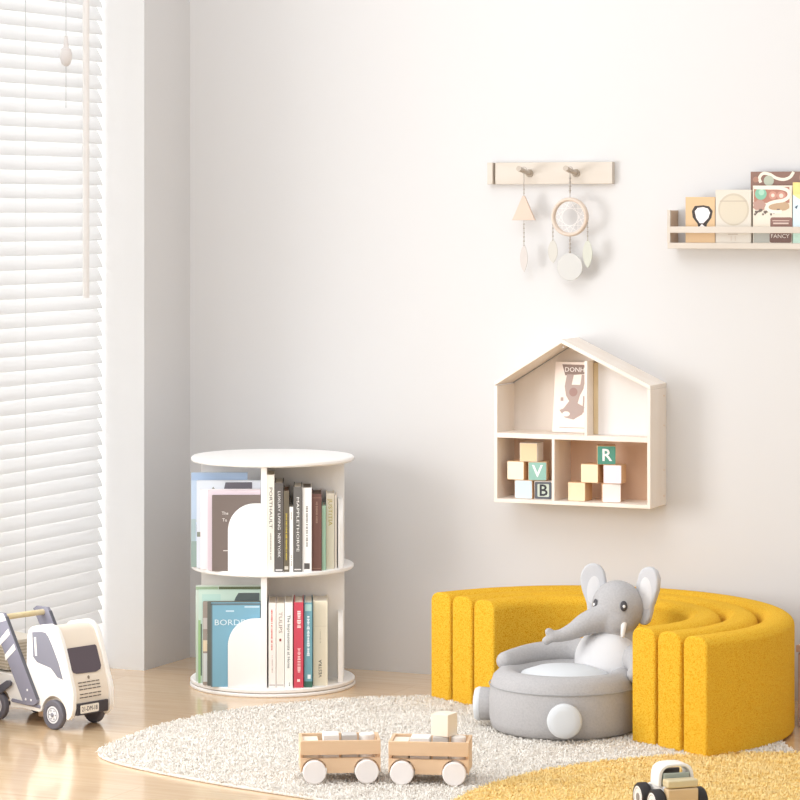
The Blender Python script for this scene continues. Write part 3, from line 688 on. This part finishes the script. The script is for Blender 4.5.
def tufts(name, m, n, region, z0, seed):
    rg = np.random.default_rng(seed)
    X = rg.uniform(*region[0], n); Y = rg.uniform(*region[1], n)
    iny = (X - YC[0]) ** 2 + (Y - YC[1]) ** 2 < YR ** 2
    keep = iny if region[2] else (inpoly(rug_poly, X, Y) & ~iny)
    X, Y = X[keep], Y[keep]; n = len(X)
    a = rg.uniform(0, 2 * np.pi, n); ln = rg.uniform(.006, .013, n); wd = rg.uniform(.0009, .0018, n)
    lx, ly = np.cos(a), np.sin(a)
    hz = rg.uniform(.0025, .0065, n)
    sx, sy = -ly * wd, lx * wd
    V = np.zeros((n, 5, 3))
    V[:, 0] = np.stack([X + sx, Y + sy, np.full(n, z0 - .002)], 1); V[:, 1] = np.stack([X - sx, Y - sy, np.full(n, z0 - .002)], 1)
    mx, my = X + lx * ln * .45, Y + ly * ln * .45
    V[:, 2] = np.stack([mx - sx, my - sy, z0 + hz], 1); V[:, 3] = np.stack([mx + sx, my + sy, z0 + hz], 1)
    V[:, 4] = np.stack([X + lx * ln, Y + ly * ln, z0 + hz * .7], 1)
    idx = np.arange(n)[:, None] * 5
    q = (idx + np.array([[0, 1, 2, 3]])).tolist(); tr = (idx + np.array([[3, 2, 4]])).tolist()
    me = bpy.data.meshes.new(name); me.from_pydata(V.reshape(-1, 3).tolist(), [], q + tr); me.materials.append(m)
    o = bpy.data.objects.new(name, me); COL.objects.link(o); o.parent = rug; o['kind'] = 'stuff'
    return o
tufts('white_pile', PILEW, 100000, ((.45, 2.15), (-1.8, -.25), False), .007, 3)
tufts('yellow_pile', PILEY, 40000, ((1.49, 2.3), (-1.85, -.65), True), .0078, 4)

# ------------------------------------------------------------------ wooden wagons
def fl(px, py, hh=0):
    a = R_(24.3); zc = F * (H - hh) / (py - HOR); l = (px - 400) / F * zc
    return Vector((CAMX - zc * math.sin(a) + l * math.cos(a), CAMY + zc * math.cos(a) + l * math.sin(a), 0))
WAGW = mat('wagon_wood', 'E5C6A4', .55, 'wood', 24, .06, 'DDB994', stretch=(.12, 1, 1))
WHEELW = mat('wagon_wheel', 'F2ECE9', .6, 'plain', 40, .03)
ZR = .010
def wagon(label, p, rz):
    w = empty('toy_wagon', label, 'toy wagon', (p.x, p.y, ZR), rz, 'wooden toy wagons on the rug')
    L, D = .181, .095            # origin: near side, middle of the wheels, on the ground
    M = frame((1, 0, 0), (0, 0, 1), (0, 0, 0))
    # lower slat with wheel cut-outs
    def arch(cx): return [(cx + .029 * math.cos(R_(a)), .027 + .029 * math.sin(R_(a))) for a in range(178, 1, -16)]
    pl = [(-L / 2, .022)] + [q for q in arch(-.059) if q[1] > .0271] + [(-.03, .022), (.03, .022)] + [q for q in arch(.059) if q[1] > .0271] + [(L / 2, .022), (L / 2, .0562), (-L / 2, .0562)]
    for y in (0, D):
        MB().prism(pl, -y - .007, -y, M).build('lower_slat', WAGW, w, bevel=.0006)
        MB().box((-L / 2, y, .0635), (L / 2, y + .007, .095)).build('upper_slat', WAGW, w, bevel=.0006)
    for x in (-L / 2, L / 2 - .007):
        MB().box((x, .007, .025), (x + .007, D, .095)).build('end_panel', WAGW, w, bevel=.0006)
    MB().box((-L / 2 + .007, .007, .033), (L / 2 - .007, D, .037)).build('floor_board', WAGW, w)
    for x in (-.059, .059):
        MB().tube([(x, -.010, .0265), (x, D + .015, .0265)], .004, 10).build('axle', PALEW, w)
        for y in (-.0145, D + .0085):
            MB().disc(.0265, 0, .013, .002, 40, frame((1, 0, 0), (0, 0, 1), (x, y + .013, .0265))).build('wheel', WHEELW, w)
    return w
p1 = (fl(314, 783.5, ZR) + fl(367, 782.3, ZR)) / 2; w1_ = wagon('left wooden wagon carrying a row of white blocks', p1, 24.3 + 4)
p2 = (fl(403, 783, ZR) + fl(454, 786, ZR)) / 2; w2_ = wagon('right wooden wagon with a cube stacked above its blocks', p2, 24.3 - 6)
bpy.context.view_layer.update()
def wpos(w, x, y, z=.0372):
    return tuple(Matrix.Translation(w.location) @ w.rotation_euler.to_matrix().to_4x4() @ Vector((x, y, z)))
def cargo(label, w, x, y, size, c, kind='box', z=.0372, rz=0, pent=None):
    loc = wpos(w, x, y, z)
    b = MB()
    if kind == 'box': b.box((-size[0] / 2, -size[1] / 2, 0), (size[0] / 2, size[1] / 2, size[2]))
    elif kind == 'cyl': b.disc(size[0], 0, size[2], .0015, 32)
    o = b.build('toy_block', c, bevel=.0012 if kind == 'box' else 0)
    o.location = loc; o.rotation_euler = (0, 0, w.rotation_euler.z + R_(rz))
    tag(o, label, 'toy block', 'blocks riding in the wagons'); return o
WB = mat('white_block', 'F3EFEA', .55, 'plain', 40, .02); GB = mat('grey_block', 'CFCBC6', .55, 'plain', 40, .02); CB = mat('cream_block', 'EFE3D2', .55, 'wood', 30, .04)
cargo('low cream slab at the left end of the left wagon', w1_, -.066, .052, (.034, .06, .054), CB)
cargo('white cube second from the left in the left wagon', w1_, -.02, .05, (.036, .05, .066), WB)
cargo('pale grey cube in the middle of the left wagon', w1_, .022, .05, (.034, .04, .065), GB)
cargo('white cylinder at the right end of the left wagon', w1_, .062, .046, (.018, 0, .066), WB, 'cyl')
cargo('low cream slab at the left end of the right wagon', w2_, -.066, .052, (.034, .06, .054), CB)
cargo('white block left of centre in the right wagon', w2_, -.022, .05, (.044, .05, .062), WB)
cargo('pale grey cube carrying the top cube in the right wagon', w2_, .024, .05, (.034, .045, .065), GB)
cargo('white cylinder at the right end of the right wagon', w2_, .064, .046, (.017, 0, .064), WB, 'cyl')
cargo('cream cube raised on top of the blocks in the right wagon', w2_, .031, .05, (.044, .044, .05), CB, z=.1027, rz=-24)

# ------------------------------------------------------------------ white toy truck (x forward, near side is -y)
tp = fl(54, 729.5); TRZ = math.degrees(math.atan2(-.29, .957))
lf = Vector((.29, .957, 0))
tpos = tp + lf * .074
tk = empty('toy_truck', 'white wooden toy tipper truck with grey arms by the window', 'toy truck', (tpos.x, tpos.y, 0), TRZ)
TW = mat('truck_white', 'F4F0EA', .4, 'plain', 30, .01); TFACE = mat('truck_face_shaded', 'E9DCCB', .5, 'plain', 30, .01)  # cab front is white too, its beige puts the shade into the colour
TG = mat('truck_grey', '8B8A98', .45, 'plain', 60, .02); TDK = mat('truck_edge', '5E5E66', .5, 'plain', 60, .02); TBLK = mat('truck_black', '3F3B40', .5, 'plain', 60, .02)
def side(poly, y0, y1, name, m, parent=tk, bevel=.0012):
    # polygon in (x,z), thickness from y0 to y1 (y0<y1)
    return MB().prism(poly, -y1, -y0, frame((1, 0, 0), (0, 0, 1), (0, 0, 0))).build(name, m, parent, bevel=bevel)
cabpoly = [(-.107, .040), (-.101, .222), (-.096, .24), (-.082, .250), (-.05, .257), (-.018, .262), (.0, .258), (.0136, .248), (.026, .226), (.036, .202), (.049, .165), (.059, .133), (.067, .112), (.071, .095), (.070, .058), (.064, .04), (.052, .028), (.045, .032)]
cabpoly += [(.046 * math.cos(R_(a)), .037 + .046 * math.sin(R_(a))) for a in range(6, 175, 12)] + [(-.055, .037)]
inner = [(-.1, .042), (-.096, .225), (-.08, .245), (-.018, .256), (.0, .252), (.010, .243), (.03, .2), (.053, .133), (.064, .095), (.063, .045), (-.05, .045)]
side(cabpoly, -.074, -.062, 'cab_side', TW); side(cabpoly, .052, .064, 'cab_side', TW)
side(inner, -.062, .052, 'cab_body', TFACE)
# face parts: front plane frames
def facequad(pa, pb, name, polys, m, lift=.0008, th=.001):
    """plane through (x,z) points pa (low) and pb (high), polys in (y across seen from the front, v up)"""
    d = Vector((pb[0] - pa[0], 0, pb[1] - pa[1])); d.normalize()
    xa_ = Vector((0, 1, 0)); nrm = xa_.cross(d)
    M = frame(xa_, d, Vector((pa[0], 0, pa[1])) + nrm * lift)
    return flat(name, polys, m, M, tk, th), M
hi, lo = (.03, .2), (.053, .133)
L = math.hypot(hi[0] - lo[0], hi[1] - lo[1])
ws = [(-.058, .020), (-.054, .012), (-.044, .008), (.02, .006), (.036, .011), (.041, .02), (.040, .070), (.036, .074), (-.056, .074), (-.06, .07)]
facequad(lo, hi, 'windscreen', [ws], mat('windscreen', '5A5058', .35, 'plain', 60, .01), .0008, .0015)
lo2, hi2 = (.064, .095), (.053, .133)
g = []
for r_ in range(3):
    for c_ in range(5): g.append(rect(-.046 + c_ * .0148, .006 + r_ * .0085, -.034 + c_ * .0148, .0082 + r_ * .0085))
facequad(lo2, hi2, 'grille', g, mat('grille_line', '5C544E', .6))
facequad(lo2, hi2, 'nose_badge', [[(-.0105, .031), (-.0055, .031), (-.0045, .037), (-.008, .040), (-.0115, .037)]], mat('badge', '8A7C6C', .5))
g = []
for r_ in range(2):
    for c_ in range(5): g.append(rect(-.046 + c_ * .0148, .036 + r_ * .0085, -.034 + c_ * .0148, .0382 + r_ * .0085))
facequad((.063, .045), (.064, .095), 'grille', g, mat('grille_line', '5C544E', .6))
MB().box((.0635, -.062, .040), (.0715, .045, .069)).build('bumper', TBLK, tk, bevel=.0015)
pt, pm = facequad((.0716, .040), (.0716, .069), 'number_plate', [rrect(.062, .021, .003, 4, -.051, .004)], mat('plate', 'EDE6DA', .5), .0002, .001)
lettering('plate_lettering', '21-DM-18', .016, TBLK, pm @ Matrix.Translation((-.020, .0143, .0012)), pt, .052)
# near and far side windows
wp = [(-.094, .232), (-.06, .2365), (-.045, .2355), (-.034, .226), (-.022, .207), (.0, .165), (.015, .124), (-.003, .128), (-.015, .14), (-.025, .1485), (-.075, .158), (-.09, .17)]
wp = [(x + .013 + max(0, x + .03) * .12, z + .004) for x, z in wp]
for s_ in (-1, 1):
    y = -.074 if s_ < 0 else .064
    o = side(wp, min(y, y + s_ * .001), max(y, y + s_ * .001), 'side_window', mat('side_window', '84848F', .35, 'plain', 30, .0), bevel=0)
    side([(-.073, .224), (-.066, .225), (-.062, .178), (-.069, .178)], min(y + s_ * .001, y + s_ * .0016), max(y + s_ * .001, y + s_ * .0016), 'window_glare_stripe', TW, o, 0)
    # sill strip
    side([(-.16, .055), (-.155, .052), (-.05, .047), (-.05, .055), (-.155, .061)], min(y, y + s_ * .003), max(y, y + s_ * .003), 'sill_strip', TG)
# wheels
def tyre(x, y, s_, r=.037):
    M = frame((1, 0, 0), (0, 0, 1), (x, y, r)) if s_ < 0 else frame((-1, 0, 0), (0, 0, 1), (x, y, r))
    wh = MB().lathe([(0, -.018), (.033, -.018), (r, -.014), (r, -.003), (.034, 0), (.024, 0), (.0235, -.002), (0, -.002)], 40, M).build('wheel', mat('tyre', '6C6A72', .7, 'plain', 60, .05), tk, angle=40)
    h = MB().lathe([(0, .0), (.006, 0), (.007, -.0015), (.0215, -.0015), (.0225, -.004)], 32, M).build('hub', mat('hub_white', 'ECECEE', .4), wh)
    rg = MB(); rg.torus(.0165, .0009, M @ Matrix.Translation((0, 0, -.0012)), 32, 6); rg.ell((M @ Vector((0, 0, .0))), (.006, .003, .006), seg=16, rings=8)
    for q in range(6):
        a = q * math.pi / 3; c = M @ Vector((.0112 * math.cos(a), .0112 * math.sin(a), -.001)); rg.ell(c, (.0018,) * 3, seg=8, rings=6)
    rg.build('hub_ring', mat('hub_grey', '8E8E96', .4), h)
for x in (0, -.215):
    tyre(x, -.08, -1); tyre(x, .07, 1)
    MB().tube([(x, -.076, .037), (x, .066, .037)], .005, 10).build('axle', TDK, tk)
# bed
side([(-.36, .125), (-.11, .118), (-.11, .04), (-.165, .036)] + [(-.215 + .047 * math.cos(R_(a)), .037 + .047 * math.sin(R_(a))) for a in range(0, 181, 15)] + [(-.36, .037)], -.07, .06, 'bed', TW)
side([(-.36, .126), (-.19, .126), (-.19, .2), (-.36, .21)], -.058, .05, 'load_box', mat('load_box', 'D8CFC0', .6, 'plain', 30, .02))
rb = MB()
for i in range(8):
    z = .131 + i * .0082
    rb.box((-.36, -.0605, z), (-.189, .0525, z + .0035))
rb.build('load_box_slats', mat('load_slats', 'B9AD98', .6), tk)
MB().box((-.12, -.02, .012), (-.085, .02, .045)).build('underbody_block', PEACHW, tk, bevel=.002)
# tipping arms
armp = [(-.110, .064), (-.106, .056), (-.094, .051), (-.066, .054), (-.055, .060), (-.053, .0665), (-.174, .268), (-.18, .275), (-.222, .275), (-.234, .268)]
tip = [(-.1545, .222), (-.182, .222), (-.182, .255), (-.178, .263), (-.146, .263), (-.138, .259), (-.1215, .222)]
for s_ in (-1, 1):
    y = -.0785 if s_ < 0 else .0685
    o = side(armp, y - .0045, y + .0045, 'tipping_arm', TG, bevel=.0008)
    e = MB()
    n = Vector((.184, 0, .084)).normalized()
    M = frame((-.5148, 0, .8573), (0, 1, 0), (-.0535, y - .0045, .0675))
    e.box((.002, 0, -.0015), (.232, .009, .0006), M); e.build('arm_edge', TDK, o)
    yy = y + s_ * .0045
    for q in (0, 1):
        z0 = .19 - q * .04
        pp = [(-.172 + .03 * q + 0.006, z0), (-.158 + .03 * q, z0 + .0), (-.112 + .018 * q, z0 + .026), (-.119 + .018 * q, z0 + .04)]
    for c0 in (.236, .2):
        t0 = (c0 - .0675) / .8573; xr = -.056 - .5148 * t0
        pp = [(xr - .04, c0 - .03), (xr - .036, c0 - .044), (xr + .002, c0 - .012), (xr - .005, c0 + .002)]
        side(pp, min(yy, yy + s_ * .0008), max(yy, yy + s_ * .0008), 'arm_stripe', TW, o, 0)
    side([(-.232, .267), (-.22, .274), (-.181, .274), (-.176, .267), (-.171, .258), (-.222, .243)], min(yy, yy + s_ * .0008), max(yy, yy + s_ * .0008), 'arm_tip', TW, o, 0)
    for sx, sz in ((-.096, .066), (-.076, .066), (-.09, .09)):
        b = MB(); b.ell((sx, yy, sz), (.003, .0015, .003), seg=12, rings=8); b.build('screw', mat('screw_white', 'F0F0F2', .3), o)
MB().tube([(-.196, -.078, .262), (-.196, .068, .262)], .0075, 16).build('push_handle', mat('handle_wood', 'E3D3AC', .5, 'wood', 30, .05, 'D8C494'), tk)
# short link by the rear wheel
side([(-.225, .058), (-.205, .062), (-.158, .093), (-.156, .101), (-.163, .106), (-.172, .105), (-.225, .075)], -.082, -.0745, 'link_bar', TDK)
# ------------------------------------------------------------------ small toy car seen from behind
cp = fl(677.5, 817, ZR)
hd = math.degrees(math.atan2(.94, -.30)) + 24.3          # heading in the world
car = empty('toy_car', 'small white and wood toy car with black tyres on yellow rug', 'toy car', (cp.x, cp.y, ZR), hd)
# x forward (away), y left; origin under the rear axle
CW = mat('car_white', 'F1EFEC', .4, 'plain', 40, .01)
def cs(poly, y0, y1, n, m, p=car, bv=.003): return MB().prism(poly, -y1, -y0, frame((1, 0, 0), (0, 0, 1), (0, 0, 0))).build(n, m, p, bevel=bv)
cs([(-.022, .018), (.11, .018), (.118, .03), (.116, .05), (.085, .06), (.02, .066), (-.022, .066)], -.031, .031, 'body', CW)
cs([(-.032, .016), (-.006, .016), (-.006, .066), (-.032, .066)], -.035, .035, 'tail_block', mat('car_wood', 'D9BF98', .5, 'wood', 24, .05, 'CFAF84', stretch=(1, .15, 1)))
cs([(-.031, .0675), (.0, .0675), (.0, .084), (-.031, .084)], -.035, .035, 'boot_lid', mat('car_wood_light', 'D6C8A4', .5, 'wood', 24, .05, 'CDBB94', stretch=(1, .15, 1)))
# roll hoop: arch across the car, with depth along x
ho = []; hi_ = []
for a in range(0, 181, 10):
    c, s_ = math.cos(R_(a)), math.sin(R_(a))
    ho.append((.041 * math.copysign(abs(c) ** .6, c), .064 + .048 * s_ ** .5)); hi_.append((.0335 * math.copysign(abs(c) ** .6, c), .064 + .042 * s_ ** .5))
hoop = MB().prism(ho + hi_[::-1], -.052, -.006, frame((0, 1, 0), (0, 0, 1), (.0, 0, 0)).inverted().inverted() @ Matrix.Scale(-1, 4, (0, 0, 1)) if False else frame((0, -1, 0), (0, 0, 1), (0, 0, 0)))
hoop.build('roll_hoop', CW, car, bevel=.002)
cs([(.004, .066), (.03, .066), (.03, .088), (.004, .094)], -.03, .03, 'seat', mat('car_seat', 'A9B0A4', .6), bv=.003)
cs([(.055, .06), (.085, .058), (.062, .094), (.054, .094)], -.029, .029, 'windscreen', mat('car_screen', '6A6462', .4), bv=.002)
for x in (0, .078):
    MB().tube([(x, -.045, .031), (x, .045, .031)], .004, 10).build('axle', STEEL, car)
    for s_ in (1, -1):
        M = frame((1, 0, 0), (0, 0, 1), (x, s_ * .059, .031)) if s_ < 0 else frame((-1, 0, 0), (0, 0, 1), (x, s_ * .059, .031))
        wh = MB().lathe([(0, -.024), (.027, -.024), (.031, -.02), (.031, -.004), (.028, 0), (.019, 0), (.018, -.003), (0, -.003)], 40, M).build('wheel', mat('car_tyre', '2C2829', .6, 'plain', 60, .03), car, angle=40)
        h = MB().lathe([(0, -.001), (.018, -.0005), (.0225, .0008), (.0245, -.0005)], 32, M).build('hub', mat('car_hub', 'EFECEC', .4), wh)
        MB().lathe([(0, .0012), (.009, .0005), (.0095, -.002)], 24, M).build('hub_cap', mat('car_cap', '8E8886', .4), h)

# ------------------------------------------------------------------ low box by the right frame edge
bx = empty('storage_box', 'low pale wooden box against the back wall right of the sofa', 'box', (2.125, -.2, 0), 0)
BXM = mat('box_wood', 'CDB4A8', .6, 'wood', 16, .05, 'C2A89C', stretch=(.15, 1, 1))
MB().box((-.19, -.17, 0), (.19, .2, .185)).build('carcass', BXM, bx, bevel=.002)
MB().box((-.194, -.174, .188), (.194, .204, .206)).build('lid', BXM, bx, bevel=.002)

# ------------------------------------------------------------------ light
w = bpy.data.worlds.new('world'); bpy.context.scene.world = w; w.use_nodes = True
wt = w.node_tree; bg = wt.nodes['Background']
tcw = wt.nodes.new('ShaderNodeTexCoord'); dt = wt.nodes.new('ShaderNodeVectorMath'); dt.operation = 'DOT_PRODUCT'
dt.inputs[1].default_value = Vector((-.48, -.84, .25)).normalized()
mr = wt.nodes.new('ShaderNodeMapRange'); mr.inputs['From Min'].default_value = -1; mr.inputs['From Max'].default_value = 1
mr.inputs['To Min'].default_value = .42; mr.inputs['To Max'].default_value = 1.55
wt.links.new(tcw.outputs['Generated'], dt.inputs[0]); wt.links.new(dt.outputs['Value'], mr.inputs['Value'])
wt.links.new(mr.outputs['Result'], bg.inputs['Strength'])
bg.inputs['Color'].default_value = (.985, .99, 1, 1)
def area(name, loc, rot, sx, sy, power, col=(1, 1, 1)):
    l = bpy.data.lights.new(name, 'AREA'); l.shape = 'RECTANGLE'; l.size = sx; l.size_y = sy; l.energy = power; l.color = col
    o = bpy.data.objects.new(name, l); COL.objects.link(o); o.location = loc; o.rotation_euler = rot; return o
def aim(o, tgt): o.rotation_euler = (Vector(tgt) - o.location).to_track_quat('-Z', 'Y').to_euler()
k = area('window_daylight', (-.5, -3.5, 1.1), (0, 0, 0), 1.0, 1.5, 8, (.995, .995, 1)); aim(k, (1.3, -.5, .3))
k1 = area('low_daylight', (-.7, -2.45, .9), (0, 0, 0), 1.0, 1.2, 44, (1, .99, .98)); aim(k1, (1.6, -.8, .25))
k3 = area('corner_fill', (1.1, -2.3, 2.62), (0, 0, 0), 1.4, 1.4, 19, (1, .995, .99)); aim(k3, (.25, 0, .55))  # added unseen fill to brighten the left wall, no fixture there
k2 = area('blind_daylight', (-.75, -.66, 1.25), (0, R_(-90), 0), 2.4, .75, 27)
sc = bpy.context.scene
sc.view_settings.view_transform = 'Standard'; sc.view_settings.look = 'None'; sc.view_settings.gamma = 1; sc.view_settings.exposure = -.06
sc.view_settings.use_curve_mapping = False
sc.cycles.max_bounces = 8; sc.cycles.diffuse_bounces = 5
